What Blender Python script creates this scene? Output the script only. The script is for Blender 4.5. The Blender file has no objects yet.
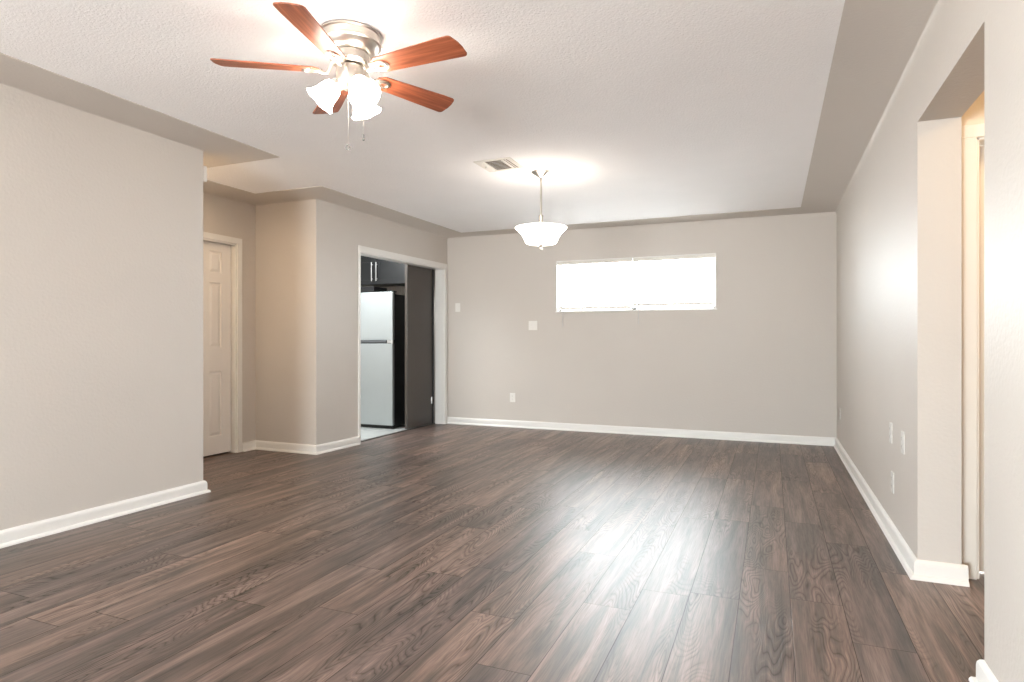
import bpy, bmesh, math, random
from math import sin, cos, pi, radians
from mathutils import Vector, Matrix
random.seed(7)
S = bpy.context.scene
C = S.collection

# ------------------------------------------------------------------ camera, world, light, exposure
cam = bpy.data.cameras.new('camera'); camo = bpy.data.objects.new('camera', cam); C.objects.link(camo)
camo.location = (0, 0, 1.1); camo.rotation_euler = (pi/2, 0, 0.3966)
cam.sensor_width = 36; cam.lens = 621.6/1024*36; cam.shift_y = -0.5/1024; cam.clip_start = 0.05
S.camera = camo

W = bpy.data.worlds.new('sky'); S.world = W; W.use_nodes = True
bg = W.node_tree.nodes['Background']
# bright overcast sky above, added bright ground glow below to light the ceiling
_n = W.node_tree.nodes; _l = W.node_tree.links
_tc = _n.new('ShaderNodeTexCoord'); _sx = _n.new('ShaderNodeSeparateXYZ'); _cr = _n.new('ShaderNodeValToRGB')
_mr = _n.new('ShaderNodeMapRange'); _mr.inputs[1].default_value = -0.12; _mr.inputs[2].default_value = 0.12
_l.new(_tc.outputs['Generated'], _sx.inputs[0]); _l.new(_sx.outputs[2], _mr.inputs[0]); _l.new(_mr.outputs[0], _cr.inputs[0])
_cr.color_ramp.elements[0].color = (1.0, 0.98, 0.965, 1); _cr.color_ramp.elements[1].color = (0.90, 0.96, 1.0, 1)
_l.new(_cr.outputs[0], bg.inputs[0]); bg.inputs[1].default_value = 30.0

def area(name, loc, rot, sx, sy, power, col, portal=False):
    l = bpy.data.lights.new(name, 'AREA'); l.shape = 'RECTANGLE'; l.size = sx; l.size_y = sy
    l.energy = power; l.color = col
    if portal: l.cycles.is_portal = True
    o = bpy.data.objects.new(name, l); C.objects.link(o); o.location = loc; o.rotation_euler = rot
    return o
# daylight through two windows and an added side opening (portals guide sky light)
area('window_portal', (-1.52, 7.44, 1.766), (-pi/2, 0, 0), 1.88, 0.63, 1, (1, 1, 1), True)
area('rear_window_portal', (-2.1, -4.33, 1.1), (pi/2, 0, 0), 2.2, 2.2, 1, (1, 1, 1), True)
area('added_side_portal', (-3.93, -1.7, 1.12), (0, -pi/2, 0), 1.75, 1.4, 1, (1, 1, 1), True)  # sky light through the added side opening
area('alcove_fill_light', (-4.22, 3.46, 2.44), (0, 0, 0), 0.2, 0.2, 8.5, (1.0, 0.74, 0.46))  # unseen fill lamp added to brighten the alcove and its door
# kitchen ceiling fixture and hall ceiling fixture (rooms beyond the openings)
area('kitchen_light', (-4.75, 5.75, 2.46), (0, 0, 0), 0.9, 0.5, 44, (0.93, 0.98, 1.0))
area('hall_light', (1.55, 3.0, 2.46), (0, 0, 0), 0.35, 0.35, 10, (1.0, 0.70, 0.40))

S.view_settings.view_transform = 'Standard'; S.view_settings.look = 'None'
S.view_settings.gamma = 1; S.view_settings.use_curve_mapping = False
S.view_settings.exposure = 0.67
cy = S.cycles
cy.use_denoising = True
try: cy.denoiser = 'OPENIMAGEDENOISE'
except Exception: pass
cy.max_bounces = 12; cy.diffuse_bounces = 8; cy.glossy_bounces = 4; cy.transmission_bounces = 8
cy.sample_clamp_indirect = 8; cy.caustics_reflective = False; cy.caustics_refractive = False

# ------------------------------------------------------------------ materials
def mat(name, col, rough=0.5, metal=0.0, bump=0, bscale=200, var=0.0, vscale=3, spec=None, detail=2, emit=None, estr=0, bdist=0.002, aniso=None):
    m = bpy.data.materials.new(name); m.use_nodes = True
    nt = m.node_tree; n = nt.nodes; b = n['Principled BSDF']
    b.inputs['Roughness'].default_value = rough; b.inputs['Metallic'].default_value = metal
    if spec is not None: b.inputs['Specular IOR Level'].default_value = spec
    tc = n.new('ShaderNodeTexCoord')
    nz = n.new('ShaderNodeTexNoise'); nz.inputs['Scale'].default_value = vscale; nz.inputs['Detail'].default_value = 3
    nt.links.new(tc.outputs['Object'], nz.inputs['Vector'])
    rp = n.new('ShaderNodeValToRGB')
    rp.color_ramp.elements[0].position = 0.3; rp.color_ramp.elements[1].position = 0.7
    rp.color_ramp.elements[0].color = tuple(c*(1-var) for c in col)+(1,)
    rp.color_ramp.elements[1].color = tuple(min(1, c*(1+var)) for c in col)+(1,)
    nt.links.new(nz.outputs['Fac'], rp.inputs['Fac']); nt.links.new(rp.outputs['Color'], b.inputs['Base Color'])
    if bump:
        n2 = n.new('ShaderNodeTexNoise'); n2.inputs['Scale'].default_value = bscale; n2.inputs['Detail'].default_value = detail
        nt.links.new(tc.outputs['Object'], n2.inputs['Vector'])
        if aniso:
            mp = n.new('ShaderNodeMapping'); mp.inputs['Scale'].default_value = aniso
            nt.links.new(tc.outputs['Object'], mp.inputs['Vector']); nt.links.new(mp.outputs['Vector'], n2.inputs['Vector'])
        bp = n.new('ShaderNodeBump'); bp.inputs['Strength'].default_value = bump; bp.inputs['Distance'].default_value = bdist
        nt.links.new(n2.outputs['Fac'], bp.inputs['Height']); nt.links.new(bp.outputs['Normal'], b.inputs['Normal'])
    if emit:
        b.inputs['Emission Color'].default_value = tuple(emit)+(1,); b.inputs['Emission Strength'].default_value = estr
    return m

M = {}
M['wall'] = mat('wall_paint', (0.60, 0.558, 0.515), 0.50, spec=0.20, bump=0.5, bscale=55, var=0.012, vscale=1.5, detail=3, bdist=0.003)
M['ceil'] = mat('ceiling_texture', (0.92, 0.91, 0.915), 0.9, bump=0.8, bscale=95, var=0.01, detail=4, bdist=0.005)
M['trim'] = mat('trim_white', (0.80, 0.785, 0.76), 0.35, bump=0.05, bscale=20, var=0.01)
M['door'] = mat('door_paint', (0.80, 0.77, 0.74), 0.4, bump=0.05, bscale=30, var=0.01)
M['tile'] = mat('kitchen_tile', (0.50, 0.52, 0.51), 0.25, var=0.06, vscale=6)
M['steel'] = mat('fridge_silver', (0.50, 0.54, 0.55), 0.33, metal=0.55, bump=0.1, bscale=8, var=0.02, aniso=(1, 1, 60))
M['black'] = mat('black_shell', (0.012, 0.012, 0.013), 0.4, var=0.1)
M['cab'] = mat('cabinet_charcoal', (0.017, 0.018, 0.019), 0.35, bump=0.1, bscale=30, var=0.08)
M['espresso'] = mat('espresso_door', (0.052, 0.041, 0.034), 0.35, bump=0.1, bscale=6, var=0.10, vscale=2, aniso=(8, 8, 1))
M['nickel'] = mat('brushed_nickel', (0.60, 0.56, 0.51), 0.34, metal=1.0, bump=0.05, bscale=40, var=0.03)
M['handle'] = mat('satin_handle', (0.70, 0.70, 0.70), 0.3, metal=0.8, var=0.02)
M['fridge_grip'] = mat('fridge_grip_grey', (0.16, 0.17, 0.18), 0.4, metal=0.4, var=0.03)
M['plate_painted'] = mat('painted_plate', (0.66, 0.64, 0.61), 0.4, var=0.01)
M['plate'] = mat('plate_plastic', (0.80, 0.78, 0.74), 0.35, var=0.01)
M['slot'] = mat('plate_slot', (0.10, 0.09, 0.08), 0.5, var=0.05)
M['vent'] = mat('vent_enamel', (0.74, 0.71, 0.66), 0.45, var=0.02)
M['duct_shade'] = mat('vent_shade_tone', (0.22, 0.17, 0.13), 0.8, var=0.1)  # dark tone painted in for the shade inside the vent
M['strip'] = mat('threshold_strip', (0.06, 0.055, 0.05), 0.4, var=0.1)
M['crystal'] = mat('chain_pull_crystal', (0.30, 0.30, 0.29), 0.1, metal=0.6, var=0.05)
M['shade'] = mat('lit_frosted_glass', (0.9, 0.88, 0.84), 0.35, emit=(1.0, 0.88, 0.76), estr=20, var=0.01)
M['bowl'] = mat('lit_alabaster_bowl', (0.9, 0.88, 0.84), 0.35, emit=(1.0, 0.90, 0.80), estr=4.6, var=0.01)

def blind_mat():
    m = bpy.data.materials.new('blind_vinyl'); m.use_nodes = True; nt = m.node_tree; n = nt.nodes; L = nt.links
    out = n['Material Output']; b = n['Principled BSDF']; b.inputs['Base Color'].default_value = (0.85, 0.85, 0.84, 1); b.inputs['Roughness'].default_value = 0.45
    t = n.new('ShaderNodeBsdfTranslucent'); nz = n.new('ShaderNodeTexNoise'); nz.inputs['Scale'].default_value = 5
    rp = n.new('ShaderNodeValToRGB'); rp.color_ramp.elements[0].color = (0.82, 0.82, 0.82, 1); rp.color_ramp.elements[1].color = (0.9, 0.9, 0.9, 1)
    L.new(nz.outputs['Fac'], rp.inputs['Fac']); L.new(rp.outputs['Color'], t.inputs['Color'])
    mx = n.new('ShaderNodeMixShader'); mx.inputs[0].default_value = 0.5
    L.new(b.outputs[0], mx.inputs[1]); L.new(t.outputs[0], mx.inputs[2]); L.new(mx.outputs[0], out.inputs[0])
    return m
M['blind'] = blind_mat()

def glass_mat():
    m = bpy.data.materials.new('window_glass'); m.use_nodes = True; nt = m.node_tree; n = nt.nodes; L = nt.links
    n.remove(n['Principled BSDF']); t = n.new('ShaderNodeBsdfTransparent'); t.inputs[0].default_value = (0.95, 0.97, 0.97, 1)
    g = n.new('ShaderNodeBsdfGlossy'); g.inputs['Roughness'].default_value = 0.02
    mx = n.new('ShaderNodeMixShader'); fr = n.new('ShaderNodeFresnel'); fr.inputs[0].default_value = 1.45
    mt = n.new('ShaderNodeMath'); mt.operation = 'MULTIPLY'; mt.inputs[1].default_value = 0.6
    L.new(fr.outputs[0], mt.inputs[0]); L.new(mt.outputs[0], mx.inputs[0])
    L.new(t.outputs[0], mx.inputs[1]); L.new(g.outputs[0], mx.inputs[2]); L.new(mx.outputs[0], n['Material Output'].inputs[0])
    return m
M['glass'] = glass_mat()

def blade_mat():
    m = bpy.data.materials.new('blade_mahogany'); m.use_nodes = True; nt = m.node_tree; n = nt.nodes; L = nt.links
    b = n['Principled BSDF']; b.inputs['Roughness'].default_value = 0.34
    tc = n.new('ShaderNodeTexCoord'); mp = n.new('ShaderNodeMapping'); mp.inputs['Scale'].default_value = (2.5, 38, 5)
    nz = n.new('ShaderNodeTexNoise'); nz.inputs['Scale'].default_value = 1.6; nz.inputs['Detail'].default_value = 5
    rp = n.new('ShaderNodeValToRGB'); e = rp.color_ramp.elements
    e[0].position = 0.3; e[0].color = (0.20, 0.050, 0.022, 1); e[1].position = 0.72; e[1].color = (0.50, 0.155, 0.075, 1)
    L.new(tc.outputs['Object'], mp.inputs[0]); L.new(mp.outputs[0], nz.inputs['Vector']); L.new(nz.outputs['Fac'], rp.inputs[0]); L.new(rp.outputs[0], b.inputs['Base Color'])
    return m
M['blade'] = blade_mat()

def floor_mat():
    m = bpy.data.materials.new('dark_oak_planks'); m.use_nodes = True; nt = m.node_tree; n = nt.nodes; L = nt.links
    b = n['Principled BSDF']; b.inputs['Specular IOR Level'].default_value = 0.6;  b.inputs['Coat Roughness'].default_value = 0.42
    def math_(op, a, bb=None, c=None):
        x = n.new('ShaderNodeMath'); x.operation = op
        for i, v in enumerate((a, bb, c)):
            if v is None: continue
            if isinstance(v, (int, float)): x.inputs[i].default_value = v
            else: L.new(v, x.inputs[i])
        return x.outputs[0]
    def comb(a, bb, c=0.0):
        x = n.new('ShaderNodeCombineXYZ')
        for i, v in enumerate((a, bb, c)):
            if isinstance(v, (int, float)): x.inputs[i].default_value = v
            else: L.new(v, x.inputs[i])
        return x.outputs[0]
    def noise(vec, scale, detail=3, rough=0.5, dist=0.0):
        x = n.new('ShaderNodeTexNoise'); x.inputs['Scale'].default_value = scale; x.inputs['Detail'].default_value = detail
        x.inputs['Roughness'].default_value = rough; x.inputs['Distortion'].default_value = dist
        L.new(vec, x.inputs['Vector']); return x.outputs['Fac']
    def ramp(f, stops):
        x = n.new('ShaderNodeValToRGB'); e = x.color_ramp.elements
        while len(e) < len(stops): e.new(0.5)
        for k, (p, c) in enumerate(stops): e[k].position = p; e[k].color = (c+(1,)) if len(c) == 3 else c
        L.new(f, x.inputs[0]); return x.outputs[0]
    def mix(kind, fac, a, bb):
        x = n.new('ShaderNodeMix'); x.data_type = 'RGBA'; x.blend_type = kind
        for i, v in ((0, fac), (6, a), (7, bb)):
            if isinstance(v, (int, float)): x.inputs[i].default_value = v
            elif isinstance(v, tuple): x.inputs[i].default_value = v
            else: L.new(v, x.inputs[i])
        return x.outputs[2]
    g = n.new('ShaderNodeNewGeometry'); sp = n.new('ShaderNodeSeparateXYZ'); L.new(g.outputs['Position'], sp.inputs[0])
    X, Y = sp.outputs[0], sp.outputs[1]
    u = math_('DIVIDE', math_('ADD', X, 10.33), 0.2); row = math_('FLOOR', u); fu = math_('FRACT', u)
    w1 = n.new('ShaderNodeTexWhiteNoise'); w1.noise_dimensions = '1D'; L.new(row, w1.inputs['W'])
    v = math_('ADD', math_('DIVIDE', Y, 1.22), math_('MULTIPLY', w1.outputs['Value'], 7.0)); idx = math_('FLOOR', v); fv = math_('FRACT', v)
    w2 = n.new('ShaderNodeTexWhiteNoise'); w2.noise_dimensions = '2D'; L.new(comb(row, idx), w2.inputs['Vector'])
    R = w2.outputs['Value']; R50 = math_('MULTIPLY', R, 53.0)
    # long soft streaks
    st = noise(comb(math_('ADD', math_('MULTIPLY', X, 16.0), R50), math_('MULTIPLY', Y, 1.1), R50), 1.0, 6, 0.62, 0.4)
    base = ramp(st, [(0.30, (0.036, 0.026, 0.020)), (0.44, (0.090, 0.064, 0.051)), (0.56, (0.165, 0.112, 0.092)), (0.72, (0.270, 0.190, 0.158))])
    # closed loops of cathedral grain: contour lines of a smooth field
    fld = noise(comb(math_('ADD', math_('MULTIPLY', X, 6.2), R50), math_('ADD', math_('MULTIPLY', Y, 1.05), math_('MULTIPLY', R, 31.0)), R50), 1.0, 2.2, 0.42, 0.25)
    ring = math_('FRACT', math_('MULTIPLY', fld, 38.0))
    tri = math_('ABSOLUTE', math_('SUBTRACT', ring, 0.5))
    line = math_('MULTIPLY', tri, 2.0)
    zone = ramp(noise(comb(math_('ADD', math_('MULTIPLY', X, 5.0), R50), math_('MULTIPLY', Y, 0.7), 3.0), 1.0, 2), [(0.46, (0, 0, 0)), (0.56, (1, 1, 1))])
    lcol = ramp(line, [(0.0, (1.5, 1.48, 1.46)), (0.28, (1.06, 1.06, 1.06)), (0.75, (0.92, 0.92, 0.92)), (1.0, (0.50, 0.50, 0.50))])
    lmix = mix('MIX', math_('MULTIPLY', zone, 0.85), (1, 1, 1, 1), lcol)
    c1 = mix('MULTIPLY', 1.0, base, lmix)
    # pores
    por = noise(comb(math_('MULTIPLY', X, 210.0), math_('MULTIPLY', Y, 7.0), R50), 1.0, 2, 0.6)
    c2 = mix('MULTIPLY', 0.6, c1, ramp(por, [(0.36, (0.55, 0.55, 0.55)), (0.55, (1.12, 1.12, 1.12))]))
    # tone of each board
    tone = ramp(R, [(0.0, (0.78, 0.79, 0.82)), (0.5, (1.0, 0.99, 0.98)), (1.0, (1.22, 1.16, 1.10))])
    c3 = mix('MULTIPLY', 1.0, c2, tone)
    # seams
    su = math_('MINIMUM', fu, math_('SUBTRACT', 1.0, fu)); sv = math_('MINIMUM', fv, math_('SUBTRACT', 1.0, fv))
    seam = math_('MINIMUM', math_('MULTIPLY', su, 0.2), math_('MULTIPLY', sv, 1.22))
    sm = ramp(math_('MULTIPLY', seam, 100.0), [(0.07, (0.25, 0.25, 0.25)), (0.20, (1, 1, 1))])
    c4 = mix('MULTIPLY', 1.0, c3, sm)
    L.new(c4, b.inputs['Base Color'])
    smf = n.new('ShaderNodeRGBToBW'); L.new(sm, smf.inputs[0])
    rg = ramp(por, [(0.3, (0.44, 0.44, 0.44)), (0.7, (0.38, 0.38, 0.38))]); L.new(rg, b.inputs['Roughness'])
    zb = n.new('ShaderNodeRGBToBW'); L.new(zone, zb.inputs[0])
    cw_ = math_('MULTIPLY', math_('MULTIPLY', smf.outputs[0], 0.28), math_('SUBTRACT', 1.0, math_('MULTIPLY', math_('MULTIPLY', math_('POWER', line, 4.0), zb.outputs[0]), 0.55)))
    L.new(cw_, b.inputs['Coat Weight']); L.new(math_('MULTIPLY', cw_, 2.0), b.inputs['Specular IOR Level'])
    hgt = math_('ADD', math_('ADD', math_('MULTIPLY', math_('MULTIPLY', line, zb.outputs[0]), -0.35), math_('MULTIPLY', por, 0.10)), math_('MULTIPLY', smf.outputs[0], 0.4))
    bp = n.new('ShaderNodeBump'); bp.inputs['Strength'].default_value = 0.5; bp.inputs['Distance'].default_value = 0.002
    L.new(hgt, bp.inputs['Height']); L.new(bp.outputs[0], b.inputs['Normal'])
    return m
M['floor'] = floor_mat()

# ------------------------------------------------------------------ mesh helpers
def box(bm, x0, x1, y0, y1, z0, z1, mtx=None):
    vs = [bm.verts.new((x, y, z)) for x in (x0, x1) for y in (y0, y1) for z in (z0, z1)]
    for f in ((0, 1, 3, 2), (4, 6, 7, 5), (0, 4, 5, 1), (2, 3, 7, 6), (0, 2, 6, 4), (1, 5, 7, 3)):
        bm.faces.new([vs[i] for i in f])
    if mtx is not None:
        for q in vs: q.co = mtx @ q.co
    return vs
def prism(bm, poly, z0, z1, mtx=None):
    a = [bm.verts.new((x, y, z0)) for x, y in poly]; b = [bm.verts.new((x, y, z1)) for x, y in poly]
    n = len(poly); bm.faces.new(a[::-1]); bm.faces.new(b)
    for i in range(n): bm.faces.new((a[i], a[(i+1) % n], b[(i+1) % n], b[i]))
    if mtx is not None:
        for q in a+b: q.co = mtx @ q.co
def ring_prism(bm, outer, inner, z0, z1, mtx=None):
    n = len(outer); V = []
    for P, z in ((outer, z0), (outer, z1), (inner, z0), (inner, z1)): V.append([bm.verts.new((x, y, z)) for x, y in P])
    for i in range(n):
        j = (i+1) % n
        bm.faces.new((V[0][i], V[0][j], V[1][j], V[1][i])); bm.faces.new((V[2][j], V[2][i], V[3][i], V[3][j]))
        bm.faces.new((V[1][i], V[1][j], V[3][j], V[3][i])); bm.faces.new((V[0][j], V[0][i], V[2][i], V[2][j]))
    if mtx is not None:
        for l in V:
            for q in l: q.co = mtx @ q.co
def lathe(bm, prof, seg=40, mtx=None, cap=True):
    rings = []
    for r, z in prof:
        if r < 1e-6: rings.append([bm.verts.new((0, 0, z))])
        else: rings.append([bm.verts.new((r*cos(2*pi*k/seg), r*sin(2*pi*k/seg), z)) for k in range(seg)])
    for a, b in zip(rings, rings[1:]):
        for k in range(seg):
            j = (k+1) % seg
            if len(a) == 1 and len(b) == 1: continue
            if len(a) == 1: bm.faces.new((a[0], b[j], b[k]))
            elif len(b) == 1: bm.faces.new((a[k], a[j], b[0]))
            else: bm.faces.new((a[k], a[j], b[j], b[k]))
    if cap:
        if len(rings[0]) > 1: bm.faces.new(rings[0][::-1])
        if len(rings[-1]) > 1: bm.faces.new(rings[-1])
    if mtx is not None:
        for l in rings:
            for q in l: q.co = mtx @ q.co
def tube(bm, pts, r, seg=8):
    pts = [Vector(p) for p in pts]; R = []
    for i, p in enumerate(pts):
        d = (pts[min(i+1, len(pts)-1)]-pts[max(i-1, 0)]).normalized()
        a = d.cross(Vector((0, 0, 1)) if abs(d.z) < 0.9 else Vector((1, 0, 0))).normalized(); b = d.cross(a)
        rr = r[i] if isinstance(r, (list, tuple)) else r
        R.append([bm.verts.new(p+a*rr*cos(2*pi*k/seg)+b*rr*sin(2*pi*k/seg)) for k in range(seg)])
    for a, b in zip(R, R[1:]):
        for k in range(seg): bm.faces.new((a[k], a[(k+1) % seg], b[(k+1) % seg], b[k]))
    bm.faces.new(R[0][::-1]); bm.faces.new(R[-1])
def obj(name, bm, m, parent=None, smooth=None, bevel=0, loc=None):
    bmesh.ops.recalc_face_normals(bm, faces=bm.faces)
    me = bpy.data.meshes.new(name); bm.to_mesh(me); bm.free(); me.materials.append(M[m] if isinstance(m, str) else m)
    o = bpy.data.objects.new(name, me); C.objects.link(o)
    if parent: o.parent = parent
    if loc: o.location = loc
    if smooth:
        me.shade_smooth()
        md = o.modifiers.new('split', 'EDGE_SPLIT'); md.split_angle = radians(smooth)
    if bevel:
        md = o.modifiers.new('bevel', 'BEVEL'); md.width = bevel; md.segments = 2; md.limit_method = 'ANGLE'
    return o
def struct(name, bm, m, parent=None, label=None, **k):
    o = obj(name, bm, m, parent, **k)
    if parent is None: o['kind'] = 'structure'
    if label: o['label'] = label
    return o
def thing(name, label, cat, loc=(0, 0, 0), rot=(0, 0, 0), group=None):
    o = bpy.data.objects.new(name, None); C.objects.link(o); o.location = loc; o.rotation_euler = rot; o.empty_display_size = 0.1
    o['label'] = label; o['category'] = cat
    if group: o['group'] = group
    return o
def B(): return bmesh.new()

# ------------------------------------------------------------------ room shell
WL, WR, YB, YR = -3.798, 0.62, 7.29, -4.2          # left wall, right wall, back wall, rear wall
YLE, XA, YK = 3.288, -4.845, 4.82                  # end of the left wall, alcove door wall, alcove back wall
HC = 2.49; TOP = 2.70
def kx(y): return -4.075+(y-YK)*0.0364             # kitchen partition runs very slightly askew
OY0, OY1, OZ = 5.474, 7.205, 2.045                  # kitchen opening
RY0, RY1, RZ, RT = 2.395, 3.38, 2.112, 0.17         # opening in the right wall

bm = B(); box(bm, -4.13, 2.3, YR-0.15, 7.45, -0.1, 0); box(bm, -5.1, -4.13, 3.1, 4.9, -0.1, 0)
struct('floor', bm, 'floor', label='dark brown oak plank floor of the living room')
bm = B(); box(bm, -7.0, -4.13, 4.9, 7.45, -0.1, 0.0)
struct('floor_kitchen', bm, 'tile', label='pale tile floor inside the kitchen')
bm = B(); box(bm, -4.155, -4.115, OY0, OY1, -0.001, 0.006)
struct('trim_1', bm, 'strip', label='dark threshold strip between plank floor and kitchen tile')
bm = B(); box(bm, -7.1, 2.4, YR-0.2, 7.5, HC, TOP)
struct('ceiling', bm, 'ceil', label='white textured ceiling')

SY0, SY1, SZ0, SZ1 = -2.4, -1.0, 0.25, 2.0            # unseen side opening, added to light the right wall
bm = B(); box(bm, -5.0, WL, 1.0, YLE, 0, HC); box(bm, WL-.15, WL, YR-0.15, SY0, 0, HC); box(bm, WL-.15, WL, SY1, 1.0, 0, HC)
box(bm, WL-.15, WL, SY0, SY1, 0, SZ0); box(bm, WL-.15, WL, SY0, SY1, SZ1, HC)
struct('wall_left', bm, 'wall', bevel=0.004)
bm = B()                                              # alcove wall with the door opening
DY0, DY1, DZ = 3.925, 4.578, 2.045
box(bm, XA-0.12, XA, YLE, DY0, 0, HC); box(bm, XA-0.12, XA, DY1, YK+0.12, 0, HC); box(bm, XA-0.12, XA, DY0, DY1, DZ, HC)
struct('wall_alcove', bm, 'wall')
bm = B(); KT = 0.115                                  # kitchen partition: alcove back wall + askew wall with opening
prism(bm, [(XA, YK), (kx(YK), YK), (kx(YK+.12), YK+0.12), (XA, YK+0.12)], 0, HC)
prism(bm, [(kx(YK+.12), YK+.12), (kx(OY0), OY0), (kx(OY0)-KT, OY0), (kx(YK+.12)-KT, YK+.12)], 0, HC)
prism(bm, [(kx(OY1), OY1), (kx(YB), YB), (kx(YB)-KT, YB), (kx(OY1)-KT, OY1)], 0, HC)
prism(bm, [(kx(OY0), OY0), (kx(OY1), OY1), (kx(OY1)-KT, OY1), (kx(OY0)-KT, OY0)], OZ, HC)
struct('wall_kitchen', bm, 'wall')
WX0, WX1, WZ0, WZ1 = -2.457, -0.5806, 1.457, 2.077    # high window in the back wall
bm = B()
box(bm, -7.1, WX0, YB, YB+0.16, 0, HC); box(bm, WX1, 2.4, YB, YB+0.16, 0, HC)
box(bm, WX0, WX1, YB, YB+0.16, 0, WZ0); box(bm, WX0, WX1, YB, YB+0.16, WZ1, HC)
struct('wall_back', bm, 'wall')
bm = B()
box(bm, WR, WR+RT, RY1, YB, 0, HC); box(bm, WR, WR+RT, YR-0.15, RY0, 0, HC); box(bm, WR, WR+RT, RY0, RY1, RZ, HC)
struct('wall_right', bm, 'wall')
RWX0, RWX1, RWZ0, RWZ1 = -3.2, -1.0, 0.03, 2.2       # big window behind the camera
bm = B()
box(bm, -5.0, RWX0, YR-0.15, YR, 0, HC); box(bm, RWX1, 2.4, YR-0.15, YR, 0, HC)
box(bm, RWX0, RWX1, YR-0.15, YR, 0, RWZ0); box(bm, RWX0, RWX1, YR-0.15, YR, RWZ1, HC)
struct('wall_rear', bm, 'wall')
# kitchen far walls
bm = B(); box(bm, -7.1, -7.0, 4.8, 7.45, 0, HC); struct('wall_kitchen_left', bm, 'wall')
bm = B(); box(bm, -7.0, XA-0.12, YK, YK+0.12, 0, HC); struct('wall_kitchen_front', bm, 'wall')
# hall beyond the right opening
HX0, HX1, HY = WR+RT, 2.2, 3.475
bm = B(); HD0, HD1, HDZ = 0.868, 1.66, 2.035
box(bm, HX0, HD0, HY, HY+0.14, 0, HC); box(bm, HD1, HX1+.1, HY, HY+0.14, 0, HC); box(bm, HD0, HD1, HY, HY+0.14, HDZ, HC)
M['hallwall'] = mat('hall_paint', (0.72, 0.64, 0.54), 0.5, bump=0.25, bscale=55, var=0.012)
struct('wall_hall_back', bm, 'hallwall')
bm = B(); box(bm, HX1, HX1+0.1, 1.0, HY, 0, HC); struct('wall_hall_right', bm, 'hallwall')
bm = B(); box(bm, HX0, HX1, 1.0, 1.1, 0, HC); struct('wall_hall_front', bm, 'hallwall')

# plaster cove: lofted from the wall line up and inwards to the edge of the white ceiling
wp = [(WL, YR), (WL, YLE), (XA, YLE), (XA, YK), (kx(YK), YK), (kx(YB), YB), (WR, YB), (WR, YR)]
cp = [(-3.436, YR+.3), (-3.436, 3.658), (-4.512, 3.658), (-4.512, 4.486), (-3.735, 4.486), (-3.700, 7.14), (0.274, 7.14), (0.274, YR+.3)]
seam = [2.462, 2.466, 2.46, 2.46, 2.462, 2.435, 2.398, 2.385]     # height where the cove leaves each wall
prof = [(0.06*(1-cos(t*pi/16)), 0.55*sin(t*pi/16)) for t in range(9)]+[(0.15, 0.64), (0.3, 0.75), (0.5, 0.86), (0.75, 0.96), (1.0, 1.0)]
bm = B(); rings = [[bm.verts.new((a[0], a[1], z-0.03)) for a, z in zip(wp, seam)]]
for f, g in prof: rings.append([bm.verts.new((a[0]+(b[0]-a[0])*f, a[1]+(b[1]-a[1])*f, z+(HC-0.004-z)*g)) for a, b, z in zip(wp, cp, seam)])
rings.append([bm.verts.new((b[0], b[1], HC+0.003)) for b in cp])
for a, b in zip(rings[1:], rings[2:]):
    for i in range(len(wp)):
        j = (i+1) % len(wp)
        bm.faces.new((a[i], a[j], b[j], b[i]))
for v in rings[0]: bm.verts.remove(v)
struct('trim_2', bm, 'wall', label='smooth plaster cove around the ceiling edge', smooth=35)

# ------------------------------------------------------------------ baseboards (swept profile, mitred)
bprof = [(0, 0), (0.034, 0), (0.033, 0.008), (0.028, 0.016), (0.018, 0.020), (0.018, 0.062), (0.016, 0.074), (0.010, 0.083), (0.003, 0.087), (0, 0.087)]
def sweep(bm, pts, side, prof=bprof, pre=None, post=None):
    P = [Vector(p) for p in ([pre] if pre else [])+list(pts)+([post] if post else [])]
    n = len(P); rings = []
    def nrm(a, b):
        d = (b-a).normalized(); return Vector((-d.y, d.x))*side
    for i in range(n):
        if i == 0: o = nrm(P[0], P[1])
        elif i == n-1: o = nrm(P[-2], P[-1])
        else:
            a, b = nrm(P[i-1], P[i]), nrm(P[i], P[i+1]); m = (a+b).normalized(); o = m/max(0.3, m.dot(a))
        rings.append((P[i], o))
    if pre: rings = rings[1:]
    if post: rings = rings[:-1]
    V = [[bm.verts.new((p.x+o.x*d, p.y+o.y*d, z)) for d, z in prof] for p, o in rings]
    k = len(prof)
    for a, b in zip(V, V[1:]):
        for i in range(k): bm.faces.new((a[i], a[(i+1) % k], b[(i+1) % k], b[i]))
    bm.faces.new(V[0]); bm.faces.new(V[-1][::-1])
def baseb(name, pts, side, **k):
    bm = B(); sweep(bm, pts, side, **k); struct(name, bm, 'trim')
baseb('baseboard_left', [(WL, YR), (WL, YLE), (XA, YLE), (XA, DY0-0.062)], -1)
baseb('baseboard_alcove', [(XA, DY1+0.060), (XA, YK), (kx(YK), YK), (kx(OY0-.03), OY0-.03)], -1)
baseb('baseboard_back', [(kx(YB), YB), (WR, YB)], -1, post=(WR, 6.0))
baseb('baseboard_right', [(WR, YB), (WR, RY1), (WR+RT+.022, RY1)], -1, pre=(-1, YB))
baseb('baseboard_near', [(WR+RT, RY0), (WR, RY0), (WR, YR)], -1)
baseb('baseboard_rear', [(WR, YR), (WL, YR)], -1)

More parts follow.
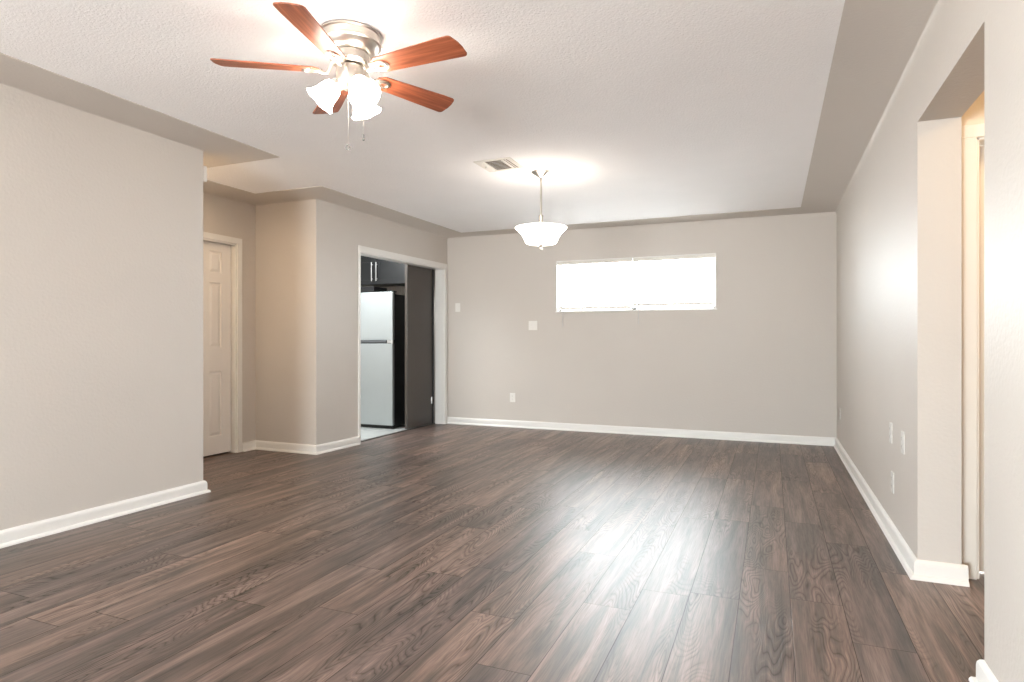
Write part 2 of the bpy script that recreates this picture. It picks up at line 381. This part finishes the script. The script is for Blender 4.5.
# ------------------------------------------------------------------ kitchen opening casing
bm = B(); tw, tt = 0.065, 0.016
def casing_y(bm, xf, y0, y1, z1, tw, tt, near=None):     # casing on a wall whose face is x = xf(y), seen from +x
    nw = near or tw
    for a, b in ((y0-nw, y0), (y1, y1+tw)):
        prism(bm, [(xf(a), a), (xf(a)+tt, a), (xf(b)+tt, b), (xf(b), b)], 0, z1)
    a, b = y0-nw, y1+tw
    prism(bm, [(xf(a), a), (xf(a)+tt, a), (xf(b)+tt, b), (xf(b), b)], z1, z1+tw)
casing_y(bm, kx, OY0, OY1, OZ, 0.065, tt, 0.028)
# jamb liners
prism(bm, [(kx(OY0)-KT-.01, OY0-.001), (kx(OY0)+.004, OY0-.001), (kx(OY0)+.004, OY0+.003), (kx(OY0)-KT-.01, OY0+.003)], 0, OZ)
prism(bm, [(kx(OY1)-KT-.01, OY1-.012), (kx(OY1)+.004, OY1-.012), (kx(OY1)+.004, OY1), (kx(OY1)-KT-.01, OY1)], 0, OZ)
prism(bm, [(kx(OY0)-KT-.01, OY0), (kx(OY0)+.004, OY0), (kx(OY1)+.004, OY1), (kx(OY1)-KT-.01, OY1)], OZ-.012, OZ)
struct('trim_3', bm, 'trim', label='white casing around the kitchen opening', bevel=0.003)

# ------------------------------------------------------------------ six panel door in the alcove
bm = B()
casing_y(bm, lambda y: XA, DY0, DY1, DZ, 0.058, 0.016)
for a, b in ((DY0, DY0+0.015), (DY1-0.015, DY1)): box(bm, XA-0.12, XA+.003, a, b, 0, DZ)
box(bm, XA-0.12, XA+.003, DY0, DY1, DZ-0.015, DZ)
struct('trim_4', bm, 'trim', label='white casing around the six panel door', bevel=0.003)
def panel_door(bm, w, h, t):
    # slab in the YZ plane, front face at x = 0 facing +x, built as stiles, rails and raised panels
    st, mid = 0.115, 0.10
    pw = (w-2*st-mid)/2
    rows = [(0.175, 0.80), (1.03, 1.65), (1.745, 1.955)]
    k = h/2.03; rows = [(a*k, b*k) for a, b in rows]
    cols = [(st, st+pw), (st+pw+mid, w-st)]
    box(bm, -t, -0.012, 0, w, 0, h)
    for a, b in ((0, st), (st+pw, st+pw+mid), (w-st, w)): box(bm, -0.012, 0, a, b, 0, h)
    zs = [0]+[q for r in rows for q in r]+[h]
    for a, b in zip(zs[::2], zs[1::2]):
        for y0, y1 in cols: box(bm, -0.012, 0, y0, y1, a, b)
    for y0, y1 in cols:
        for z0, z1 in rows:
            m = 0.035; o = [(y0+.008, z0+.008), (y1-.008, z0+.008), (y1-.008, z1-.008), (y0+.008, z1-.008)]
            i = [(y0+m, z0+m), (y1-m, z0+m), (y1-m, z1-m), (y0+m, z1-m)]
            A = [bm.verts.new((-0.012, y, z)) for y, z in o]; Bv = [bm.verts.new((-0.002, y, z)) for y, z in i]
            for q in range(4): bm.faces.new((A[q], A[(q+1) % 4], Bv[(q+1) % 4], Bv[q]))
            bm.faces.new(Bv)
bm = B(); panel_door(bm, DY1-DY0-0.046, DZ-0.037, 0.035)
d1 = struct('door_1', bm, 'door', label='cream six panel door in the alcove', loc=(XA-0.045, DY0+0.018, 0.018))
bm = B(); lathe(bm, [(0.0, 0), (0.030, 0), (0.030, 0.006), (0.012, 0.012), (0.012, 0.03), (0.026, 0.045), (0.028, 0.058), (0.018, 0.068), (0, 0.070)], 24, Matrix.Translation((0, 0.07, 0.93)) @ Matrix.Rotation(pi/2, 4, 'Y'))
obj('door_knob', bm, 'nickel', d1, smooth=40)
bm = B(); box(bm, XA-0.11, XA-0.10, DY0, DY1, 0, DZ)   # dark sheet standing in for the unlit space behind the slab
struct('door_shade_sheet', bm, 'strip', label='dark sheet standing in for shade behind the alcove door')

# ------------------------------------------------------------------ hall door beyond the right opening
bm = B(); c0 = 0.060
box(bm, HD0-c0, HD0, HY-0.016, HY, 0, HDZ); box(bm, HD1, HD1+c0, HY-0.016, HY, 0, HDZ); box(bm, HD0-c0, HD1+c0, HY-0.016, HY, HDZ, HDZ+c0)
box(bm, HD0, HD0+0.012, HY-.003, HY+0.14, 0, HDZ); box(bm, HD1-0.012, HD1, HY-.003, HY+0.14, 0, HDZ); box(bm, HD0, HD1, HY-.003, HY+0.14, HDZ-.012, HDZ)
M['hallwhite'] = mat('hall_trim_paint', (0.80, 0.76, 0.70), 0.4, var=0.01)
struct('trim_6', bm, 'hallwhite', label='cream casing of the hall door', bevel=0.003)
bm = B(); panel_door(bm, HD1-HD0-0.028, HDZ-0.024, 0.035)
o = struct('door_2', bm, 'hallwhite', label='cream door in the side hall', loc=(HD0+0.014, HY+0.11, 0.008)); o.rotation_euler = (0, 0, -pi/2)
o.location = (HD0+0.014, HY+0.09, 0.008)

# ------------------------------------------------------------------ window with frame, glass
bm = B(); fy0, fy1 = YB+0.095, YB+0.14
for a, b in ((WX0, WX0+0.035), ((WX0+WX1)/2-0.025, (WX0+WX1)/2+0.025), (WX1-0.035, WX1)): box(bm, a, b, fy0, fy1, WZ0, WZ1)
box(bm, WX0, WX1, fy0, fy1, WZ0, WZ0+0.03); box(bm, WX0, WX1, fy0, fy1, WZ1-0.03, WZ1)
w1 = struct('window_1', bm, 'trim', label='high horizontal window in the back wall')
bm = B(); box(bm, WX0+0.03, WX1-0.03, YB+0.115, YB+0.119, WZ0+0.02, WZ1-0.02); obj('window_pane', bm, 'glass', w1)
bm = B(); box(bm, WX0-0.012, WX1+0.012, YB-0.012, YB+0.10, WZ0-0.012, WZ0+0.004); obj('window_sill', bm, 'trim', w1, bevel=0.003)
bm = B()
box(bm, WX0-0.001, WX0+0.006, YB-0.004, YB+0.10, WZ0, WZ1); box(bm, WX1-0.006, WX1+0.001, YB-0.004, YB+0.10, WZ0, WZ1); box(bm, WX0, WX1, YB-0.004, YB+0.10, WZ1-0.006, WZ1+0.002)
obj('window_reveal', bm, 'trim', w1)
# rear window behind the camera
bm = B()
for k in range(4):
    x = RWX0+(RWX1-RWX0-0.05)*k/3; box(bm, x, x+0.05, YR-0.12, YR-0.07, RWZ0, RWZ1)
box(bm, RWX0, RWX1, YR-0.12, YR-0.07, RWZ0, RWZ0+.05); box(bm, RWX0, RWX1, YR-0.12, YR-0.07, RWZ1-.05, RWZ1)
w2 = struct('window_2', bm, 'trim', label='large window behind the viewer')
bm = B(); box(bm, RWX0+0.03, RWX1-0.03, YR-0.10, YR-0.096, RWZ0+.03, RWZ1-.03); obj('window_pane', bm, 'glass', w2)

bm = B()
for k in range(3):
    y = SY0+(SY1-SY0-0.05)*k/2; box(bm, WL-.12, WL-.07, y, y+0.05, SZ0, SZ1)
box(bm, WL-.12, WL-.07, SY0, SY1, SZ0, SZ0+.05); box(bm, WL-.12, WL-.07, SY0, SY1, SZ1-.05, SZ1)
w3 = struct('added_side_opening', bm, 'trim', label='unseen side opening behind the viewer, added for its light')
bm = B(); box(bm, WL-.10, WL-.096, SY0+.03, SY1-.03, SZ0+.03, SZ1-.03); obj('window_pane', bm, 'glass', w3)

# blinds
xm = (WX0+WX1)/2
def blind(x0, x1, zlow, label, wand_x, wand_low):
    t = thing('window_blind', label, 'blind', ((x0+x1)/2, YB+0.030, WZ1-0.006), group='mini blinds in the high window')
    w = (x1-x0)/2
    bm = B(); box(bm, -w, w, -0.018, 0.018, -0.042, 0); obj('headrail', bm, 'vent', t, bevel=0.003)
    bm = B(); z = -0.055; zl = zlow-(WZ1-0.006)
    while z > zl+0.02:
        m = Matrix.Translation((0, 0, z)) @ Matrix.Rotation(radians(14), 4, 'X')
        P = [(-0.0125, -0.001), (-0.005, 0.0012), (0.005, 0.0012), (0.0125, -0.001)]
        rows = [[bm.verts.new(m @ Vector((sx, y, zz))) for y, zz in P] for sx in (-w+0.005, w-0.005)]
        for q in range(3): bm.faces.new((rows[0][q], rows[0][q+1], rows[1][q+1], rows[1][q]))
        z -= 0.022
    obj('slats', bm, 'blind', t)
    bm = B(); box(bm, -w+.003, w-.003, -0.012, 0.012, zl-0.004, zl+0.030); obj('bottom_rail', bm, 'vent', t, bevel=0.003)
    for fx in (-0.7, 0.0, 0.7):
        bm = B(); tube(bm, [(fx*w, -0.013, -0.03), (fx*w, -0.013, zl)], 0.0008, 5); obj('ladder_cord', bm, 'plate', t)
    bm = B(); wx = wand_x-(x0+x1)/2
    tube(bm, [(wx, -0.022, -0.028), (wx, -0.046, wand_low-(WZ1-.006))], 0.0028, 6); obj('tilt_wand', bm, 'handle', t)
    for s in (-1, 1):
        bm = B(); box(bm, s*w-0.006 if s > 0 else -w-0.002, w+0.002 if s > 0 else -w+0.006, -0.022, 0.02, -0.036, 0.002)
        obj('bracket', bm, 'trim', t)
    return t
blind(WX0+0.012, xm-0.008, WZ0+0.028, 'white mini blind filling the left half of the high window', WX0+0.085, 1.27)
blind(xm+0.008, WX1-0.010, WZ0+0.050, 'white mini blind filling the right half of the high window', xm+0.075, 1.29)

# ------------------------------------------------------------------ wall plates
def rrect(w, h, r=0.006):
    P = []
    for cx, cyy, a0 in ((w/2-r, h/2-r, 0), (-w/2+r, h/2-r, 90), (-w/2+r, -h/2+r, 180), (w/2-r, -h/2+r, 270)):
        for k in range(4): a = radians(a0+30*k); P.append((cx+r*cos(a), cyy+r*sin(a)))
    return P
def plate(kind, w, loc, rotz, label, cat, name, group=None, pm='plate'):
    # local: plate lies in the XZ plane, front faces -Y
    t = thing(name, label, cat, loc, (0, 0, rotz), group)
    R = Matrix.Rotation(pi/2, 4, 'X')
    bm = B(); prism(bm, rrect(w, 0.115), 0, 0.006, R); obj('cover_plate', bm, pm, t, bevel=0.002)
    if kind == 'outlet':
        for s in (-1, 1):
            bm = B(); m = Matrix.Translation((0, -0.006, s*0.022)) @ R
            prism(bm, [(0.016*cos(2*pi*k/20), max(-0.013, min(0.013, 0.016*sin(2*pi*k/20)))) for k in range(20)], 0, 0.002, m)
            f = obj('receptacle', bm, pm, t)
            bm = B()
            for sx, hh in ((-0.006, 0.008), (0.006, 0.006)): box(bm, sx-0.001, sx+0.001, -0.0086, -0.0078, s*0.022-hh/2+.003, s*0.022+hh/2+.003)
            box(bm, -0.002, 0.002, -0.0086, -0.0078, s*0.022-0.009, s*0.022-0.005)
            obj('slot', bm, 'slot', f)
    elif kind == 'switch':
        xs = [0] if w < 0.1 else [-0.023, 0.023]
        for x in xs:
            bm = B(); box(bm, x-0.005, x+0.005, -0.014, -0.005, -0.004, 0.012); obj('toggle', bm, 'plate', t, bevel=0.001)
    for z in ((0,) if kind == 'outlet' else (-0.03, 0.03)):
        bm = B(); lathe(bm, [(0.003, 0), (0.003, 0.001), (0, 0.0015)], 10, Matrix.Translation((0, -0.006, z)) @ R)
        obj('screw', bm, 'handle', t)
    return t
plate('switch', 0.072, (-3.827, YB, 1.535), 0, 'single white switch plate high on the back wall near the kitchen opening', 'light switch', 'light_switch')
plate('switch', 0.116, (-2.767, YB, 1.288), 0, 'double-width white switch plate on the back wall left of the window', 'light switch', 'light_switch')
plate('outlet', 0.072, (-3.044, YB, 0.375), 0, 'white power outlet low on the back wall above the baseboard', 'power outlet', 'power_outlet')
for y, z, lab in ((6.90, 0.376, 'white power outlet on the right wall nearest the far corner'),
                  (4.06, 0.580, 'white power outlet on the right wall, left one of the higher pair'),
                  (3.713, 0.577, 'white power outlet on the right wall closest to the side opening'),
                  (4.01, 0.311, 'white wall plate on the right wall, lowest, under the higher pair')):
    plate('outlet', 0.072, (WR, y, z), pi/2+pi, lab, 'power outlet', 'power_outlet', 'outlets on the right wall', 'plate_painted')

# chime box on the return of the left wall
t = thing('door_chime', 'small white box high on the end of the left wall below the ceiling cove', 'wall box', (WL-0.075, YLE, 2.312))
bm = B(); box(bm, -0.07, 0.07, 0, 0.038, -0.058, 0.058); obj('cover', bm, 'plate', t, bevel=0.008)
bm = B()
for k in range(5): box(bm, -0.045, 0.045, 0.0375, 0.0395, -0.03+k*0.013, -0.025+k*0.013)
obj('grille', bm, 'slot', t)

# ------------------------------------------------------------------ ceiling register
vx0, vx1, vy0, vy1 = -2.142, -1.835, 4.335, 4.640
t = thing('air_vent', 'white metal air vent in the ceiling between the fan and the pendant lamp', 'air vent', ((vx0+vx1)/2, (vy0+vy1)/2, HC))
w, h = (vx1-vx0)/2, (vy1-vy0)/2
bm = B(); fr = 0.022
ring_prism(bm, [(-w, -h), (w, -h), (w, h), (-w, h)], [(-w+fr, -h+fr), (w-fr, -h+fr), (w-fr, h-fr), (-w+fr, h-fr)], -0.008, 0.0)
obj('frame', bm, 'vent', t, bevel=0.002)
bm = B(); box(bm, -w+fr, w-fr, -h+fr, h-fr, -0.0018, -0.0006); obj('duct_shade', bm, 'duct_shade', t)  # flat dark sheet in place of the shade behind the louvers
bm = B(); xa, xb = -w+0.075, w-0.085
box(bm, xa-0.004, xa+0.004, -h+fr, h-fr, -0.008, -0.002); box(bm, xb-0.004, xb+0.004, -h+fr, h-fr, -0.008, -0.002)
def slat(bm, m, ln):
    P = [(-0.014, -0.0090), (-0.002, -0.0075), (0.007, -0.0025), (0.0055, -0.002), (-0.002, -0.006), (-0.014, -0.0080)]
    A = [bm.verts.new(m @ Vector((-ln/2, a, b))) for a, b in P]; Bv = [bm.verts.new(m @ Vector((ln/2, a, b))) for a, b in P]
    for q in range(6): bm.faces.new((A[q], A[(q+1) % 6], Bv[(q+1) % 6], Bv[q]))
n_ = 8
for k in range(n_):
    y = -h+fr+0.012+(2*h-2*fr-0.024)*k/(n_-1)
    slat(bm, Matrix.Translation(((xa+xb)/2, y, 0)), xb-xa)
for x, s in ((-w+fr+0.014, 1), (-w+fr+0.036, 1), (w-fr-0.012, -1), (w-fr-0.034, -1), (w-fr-0.054, -1)):
    slat(bm, Matrix.Translation((x, 0, 0)) @ Matrix.Rotation(-s*pi/2, 4, 'Z'), 2*h-2*fr)
obj('louvers', bm, 'vent', t)
bm = B(); box(bm, -w+0.03, -w+0.045, -0.004, 0.004, -0.02, -0.006); obj('lever', bm, 'vent', t)

# ------------------------------------------------------------------ ceiling fan
FX, FY, BZ = -1.772, 2.326, -0.170
fan = thing('ceiling_fan', 'five-blade mahogany ceiling fan with nickel housing and three lit glass shades', 'ceiling fan', (FX, FY, HC))
bm = B(); lathe(bm, [(0, 0), (0.136, 0), (0.141, -0.004), (0.141, -0.010), (0.134, -0.014), (0.133, -0.040), (0.138, -0.044), (0.138, -0.050), (0.130, -0.054), (0.122, -0.070), (0.108, -0.082), (0.090, -0.090), (0, -0.090)], 56)
obj('housing', bm, 'nickel', fan, smooth=25)
bm = B(); lathe(bm, [(0, -0.090), (0.082, -0.090), (0.086, -0.096), (0.086, -0.128), (0.070, -0.142), (0.0, -0.144)], 40)
for k in range(12):
    a = 2*pi*k/12; m = Matrix.Rotation(a, 4, 'Z')
    box(bm, 0.080, 0.088, -0.010, 0.010, -0.124, -0.098, m)
obj('motor_hub', bm, 'nickel', fan, smooth=25)
bm = B(); lathe(bm, [(0.045, -0.142), (0.060, -0.150), (0.064, -0.165), (0.064, -0.205), (0.056, -0.228), (0.036, -0.246), (0.012, -0.256), (0.0, -0.258)], 36)
obj('light_kit', bm, 'nickel', fan, smooth=25)
def bladeout():
    r0, r1 = 0.135, 0.585; P = []
    w0, w1_ = 0.050, 0.068
    P.append((r0, -w0*0.55)); P.append((r0+0.03, -w0))
    P.append((r1-0.09, -w1_)); P += [(r1-0.03+0.018*sin(radians(a))-0.002, -w1_+0.018-0.018*cos(radians(a))) for a in (0, 30, 60, 80)]
    P += [(r1-0.004, -0.022), (r1, 0.012), (r1-0.002, 0.035)]
    P += [(r1-0.020+0.018*cos(radians(a)), w1_-0.018+0.018*sin(radians(a))) for a in (15, 45, 75, 90)]
    P.append((r0+0.03, w0)); P.append((r0, w0*0.55))
    return P
for k in range(5):
    a = radians(68.5+72*k)
    R = Matrix.Rotation(a, 4, 'Z') @ Matrix.Translation((0, 0, BZ)) @ Matrix.Rotation(radians(-12), 4, 'X')
    bm = B(); prism(bm, bladeout(), 0, 0.006)
    bl = obj('blade', bm, 'blade', fan, bevel=0.0015); bl.matrix_local = R
    # bracket: curved arm, oval medallion with a hole
    bm = B(); N = 24
    o = [(0.168+0.046*cos(2*pi*q/N), 0.032*sin(2*pi*q/N)) for q in range(N)]; i = [(0.178+0.016*cos(2*pi*q/N), 0.011*sin(2*pi*q/N)) for q in range(N)]
    ring_prism(bm, o, i, -0.006, -0.0005)
    o2 = [(0.168+0.040*cos(2*pi*q/N), 0.026*sin(2*pi*q/N)) for q in range(N)]; i2 = [(0.168+0.034*cos(2*pi*q/N), 0.021*sin(2*pi*q/N)) for q in range(N)]
    ring_prism(bm, o2, i2, -0.009, -0.005)
    tube(bm, [(0.131, 0, -0.003), (0.118, 0, -0.010), (0.102, 0, -0.008), (0.088, 0, 0.018), (0.072, 0, 0.045)], [0.012, 0.009, 0.009, 0.009, 0.012], 10)
    for q in ((0.148, 0.016), (0.148, -0.016), (0.201, 0)): lathe(bm, [(0.005, -0.006), (0.004, -0.010), (0, -0.011)], 10, Matrix.Translation((q[0], q[1], 0)))
    obj('blade_bracket', bm, 'nickel', bl, smooth=35)
for k in range(3):
    a = radians(214+120*k)
    tilt = radians(42)
    base = Vector((0.052*cos(a), 0.052*sin(a), -0.216))
    # local -Z is the axis of the shade; tilt outwards
    R = Matrix.Translation(base) @ Matrix.Rotation(a, 4, 'Z') @ Matrix.Rotation(-tilt, 4, 'Y')
    bm = B(); lathe(bm, [(0, 0.012), (0.018, 0.010), (0.024, -0.004), (0.027, -0.022), (0.024, -0.030), (0, -0.030)], 24, R)
    so = obj('shade_socket', bm, 'nickel', fan, smooth=30)
    bm = B(); pr_ = [(0.024, -0.020), (0.034, -0.026), (0.043, -0.042), (0.047, -0.062), (0.050, -0.085), (0.056, -0.104), (0.066, -0.120), (0.072, -0.126)]
    seg = 36; rr = []
    for r, z in pr_+[(r-0.003, z-0.0005) for r, z in pr_[::-1]]:
        fl = max(0, (r-0.055))*0.10
        rr.append([bm.verts.new(R @ Vector(((r+fl*cos(6*2*pi*q/seg))*cos(2*pi*q/seg), (r+fl*cos(6*2*pi*q/seg))*sin(2*pi*q/seg), z+fl*1.5*cos(6*2*pi*q/seg)))) for q in range(seg)])
    for A_, B_ in zip(rr, rr[1:]):
        for q in range(seg): bm.faces.new((A_[q], A_[(q+1) % seg], B_[(q+1) % seg], B_[q]))
    sh = obj('glass_shade', bm, 'shade', fan, smooth=40); sh['label'] = 'lit frosted white bell glass'
    bm = B(); lathe(bm, [(0, -0.03), (0.012, -0.034), (0.016, -0.05), (0.028, -0.075), (0.030, -0.090), (0.022, -0.106), (0, -0.114)], 20, R)
    obj('bulb', bm, 'shade', fan, smooth=60)
ux = Vector((cos(0.3966), sin(0.3966), 0))   # along the wall opposite: only a direction in the room
for off, ln, kind in ((Vector((0.008, -0.025, -0.245)), 0.262, 'ring'), (Vector((0.064, 0.011, -0.235)), 0.220, 'drop')):
    bm = B()
    z = 0
    tube(bm, [off, off+Vector((0, 0, -ln))], 0.0005, 5)
    k = 0
    while k*0.006 < ln:
        bmesh.ops.create_icosphere(bm, subdivisions=1, radius=0.0009, matrix=Matrix.Translation(off+Vector((0, 0, -k*0.006)))); k += 1
    ch = obj('pull_chain', bm, 'nickel', fan)
    bm = B(); e = off+Vector((0, 0, -ln))
    if kind == 'ring':
        N = 20; m = Matrix.Translation(e+Vector((0, 0, -0.013))) @ Matrix.Rotation(0.6, 4, 'Z') @ Matrix.Rotation(pi/2, 4, 'X')
        ring_prism(bm, [(0.013*cos(2*pi*q/N), 0.013*sin(2*pi*q/N)) for q in range(N)], [(0.008*cos(2*pi*q/N), 0.008*sin(2*pi*q/N)) for q in range(N)], -0.002, 0.002, m)
    else: lathe(bm, [(0, 0), (0.004, -0.003), (0.0035, -0.012), (0.007, -0.020), (0.007, -0.026), (0, -0.032)], 14, Matrix.Translation(e))
    obj('chain_pull', bm, 'crystal', ch, smooth=40)

# ------------------------------------------------------------------ pendant lamp
PX, PY = -1.760, 4.823
pen = thing('pendant_lamp', 'white glass bowl pendant lamp hanging on a nickel stem before the window', 'pendant lamp', (PX, PY, HC))
bm = B(); lathe(bm, [(0, 0), (0.078, 0), (0.080, -0.004), (0.070, -0.012), (0.045, -0.026), (0.022, -0.044), (0.010, -0.052), (0, -0.053)], 36); obj('canopy', bm, 'nickel', pen, smooth=35)
bm = B(); tube(bm, [(0, 0, -0.050), (0, 0, -0.085)], 0.005, 10)
bmesh.ops.create_uvsphere(bm, u_segments=14, v_segments=8, radius=0.012, matrix=Matrix.Translation((0, 0, -0.068)))
lathe(bm, [(0.0085, -0.078), (0.0085, -0.360)], 16)
lathe(bm, [(0.017, -0.355), (0.019, -0.362), (0.016, -0.372), (0.016, -0.440)], 20); obj('stem', bm, 'nickel', pen, smooth=35)
bm = B(); pr_ = [(0.0, -0.600), (0.060, -0.598), (0.112, -0.593), (0.126, -0.586), (0.136, -0.566), (0.148, -0.540), (0.166, -0.510), (0.188, -0.487), (0.2145, -0.462)]
pr2 = [(0.2125, -0.459), (0.186, -0.483), (0.163, -0.506), (0.144, -0.538), (0.132, -0.562), (0.122, -0.582), (0.06, -0.592), (0, -0.594)]
lathe(bm, pr_+pr2, 56, cap=False); o = obj('glass_bowl', bm, 'bowl', pen, smooth=50); o['label'] = 'lit white flared glass bowl'
bm = B(); lathe(bm, [(0.006, -0.44), (0.006, -0.6)], 10); lathe(bm, [(0, -0.598), (0.018, -0.599), (0.020, -0.604), (0.009, -0.612), (0.006, -0.620), (0.013, -0.630), (0.012, -0.640), (0, -0.650)], 20); obj('finial', bm, 'nickel', pen, smooth=35)

# ------------------------------------------------------------------ kitchen: refrigerator
fx0, fx1, fy, fz = -5.07, -4.335, 6.515, 1.704
fr_ = thing('refrigerator', 'silver top-freezer refrigerator with black sides standing in the kitchen', 'refrigerator', ((fx0+fx1)/2, fy, 0))
w = (fx1-fx0)/2
bm = B(); box(bm, -w+0.006, w-0.006, 0.075, 0.690, 0.03, fz-0.025); obj('body', bm, 'black', fr_, bevel=0.006)
bm = B(); box(bm, -w+0.03, w-0.03, 0.05, 0.10, 0.005, 0.055); obj('toe_grille', bm, 'black', fr_)
def fdoor(name, z0, z1):
    bm = B(); N = 16; P = []
    for q in range(N+1):
        x = -w+2*w*q/N; P.append((x, 0.006*(2*q/N-1)**2))
    P += [(w, 0.052), (-w, 0.052)]
    prism(bm, P, z0, z1); d = obj(name, bm, 'steel', fr_, bevel=0.004)
    bm = B(); box(bm, -w+0.002, w-0.002, 0.052, 0.074, z0+0.004, z1-0.004); obj('gasket', bm, 'black', d)
    return d
dl = fdoor('lower_door', 0.045, 1.062); dt = fdoor('freezer_door', 1.106, fz)
bm = B(); box(bm, -w+0.015, w-0.09, -0.008, 0.006, 1.082, 1.098); box(bm, -w+0.015, w-0.09, 0.006, 0.05, 1.066, 1.104)
obj('handle', bm, 'fridge_grip', dt, bevel=0.002)
bm = B(); box(bm, w-0.075, w-0.012, 0.0, 0.05, 1.066, 1.102); box(bm, w-0.012, w+0.004, 0.0, 0.03, 1.060, 1.108); obj('center_hinge', bm, 'handle', fr_, bevel=0.002)
bm = B(); box(bm, w-0.09, w-0.01, 0.02, 0.12, fz-0.001, fz+0.014); obj('top_hinge', bm, 'black', fr_, bevel=0.003)
bm = B(); box(bm, w-0.14, w-0.09, -0.001, 0.006, fz-0.06, fz-0.05); obj('badge', bm, 'handle', dt)

# upper cabinet
cab = thing('wall_cabinet', 'charcoal two-door wall cabinet above the refrigerator in the kitchen', 'cabinet', (-4.894, 6.95, 1.847))
bm = B(); cw = 0.70; ch_ = 0.36
box(bm, -cw, cw, 0.02, 0.335, 0, ch_+0.02); box(bm, -cw-.01, cw+.005, -0.015, 0.335, ch_+0.02, ch_+0.10); obj('carcass', bm, 'cab', cab, bevel=0.003)
for s in (-1, 1):
    a, b = (0.003, cw-0.01) if s > 0 else (-cw+0.01, -0.003)
    bm = B(); z0, z1 = 0.004, ch_
    box(bm, a, b, 0.010, 0.019, z0, z1); fw = 0.06
    box(bm, a, b, 0, 0.010, z0, z0+fw); box(bm, a, b, 0, 0.010, z1-fw, z1); box(bm, a, a+fw, 0, 0.010, z0+fw, z1-fw); box(bm, b-fw, b, 0, 0.010, z0+fw, z1-fw)
    d = obj('door', bm, 'cab', cab, bevel=0.002)
    bm = B(); hx = s*0.036
    tube(bm, [(hx, -0.030, 0.045), (hx, -0.030, 0.295)], 0.0065, 10)
    for z in (0.075, 0.265): tube(bm, [(hx, 0.0, z), (hx, -0.030, z)], 0.004, 8)
    obj('handle', bm, 'handle', d, smooth=40)
t = thing('black_block', 'plain black block on top of the refrigerator', 'box', (-4.94, 6.86, fz-0.024))  # plain black block below the cabinet
bm = B(); box(bm, -0.26, 0.16, -0.10, 0.2, 0, 0.12); obj('box_body', bm, 'black', t, bevel=0.006)
bm = B(); box(bm, -0.262, 0.162, -0.102, 0.202, 0.095, 0.125); obj('top_band', bm, 'black', t, bevel=0.004)

# espresso sliding door behind the kitchen partition
bm = B(); box(bm, -4.172, -4.136, 6.545, 7.150, 0.012, 2.16)
d3 = struct('door_3', bm, 'espresso', label='dark espresso sliding door leaf at the kitchen opening', bevel=0.003)
bm = B(); box(bm, -4.150, -4.122, 7.150, 7.175, 0.012, 2.10); obj('gap_shade_strip', bm, 'black', d3)  # black strip painted in for the shaded gap beside the jamb
bm = B(); box(bm, -4.137, -4.126, 7.122, 7.140, 0.27, 0.36); obj('latch', bm, 'handle', d3, bevel=0.003)
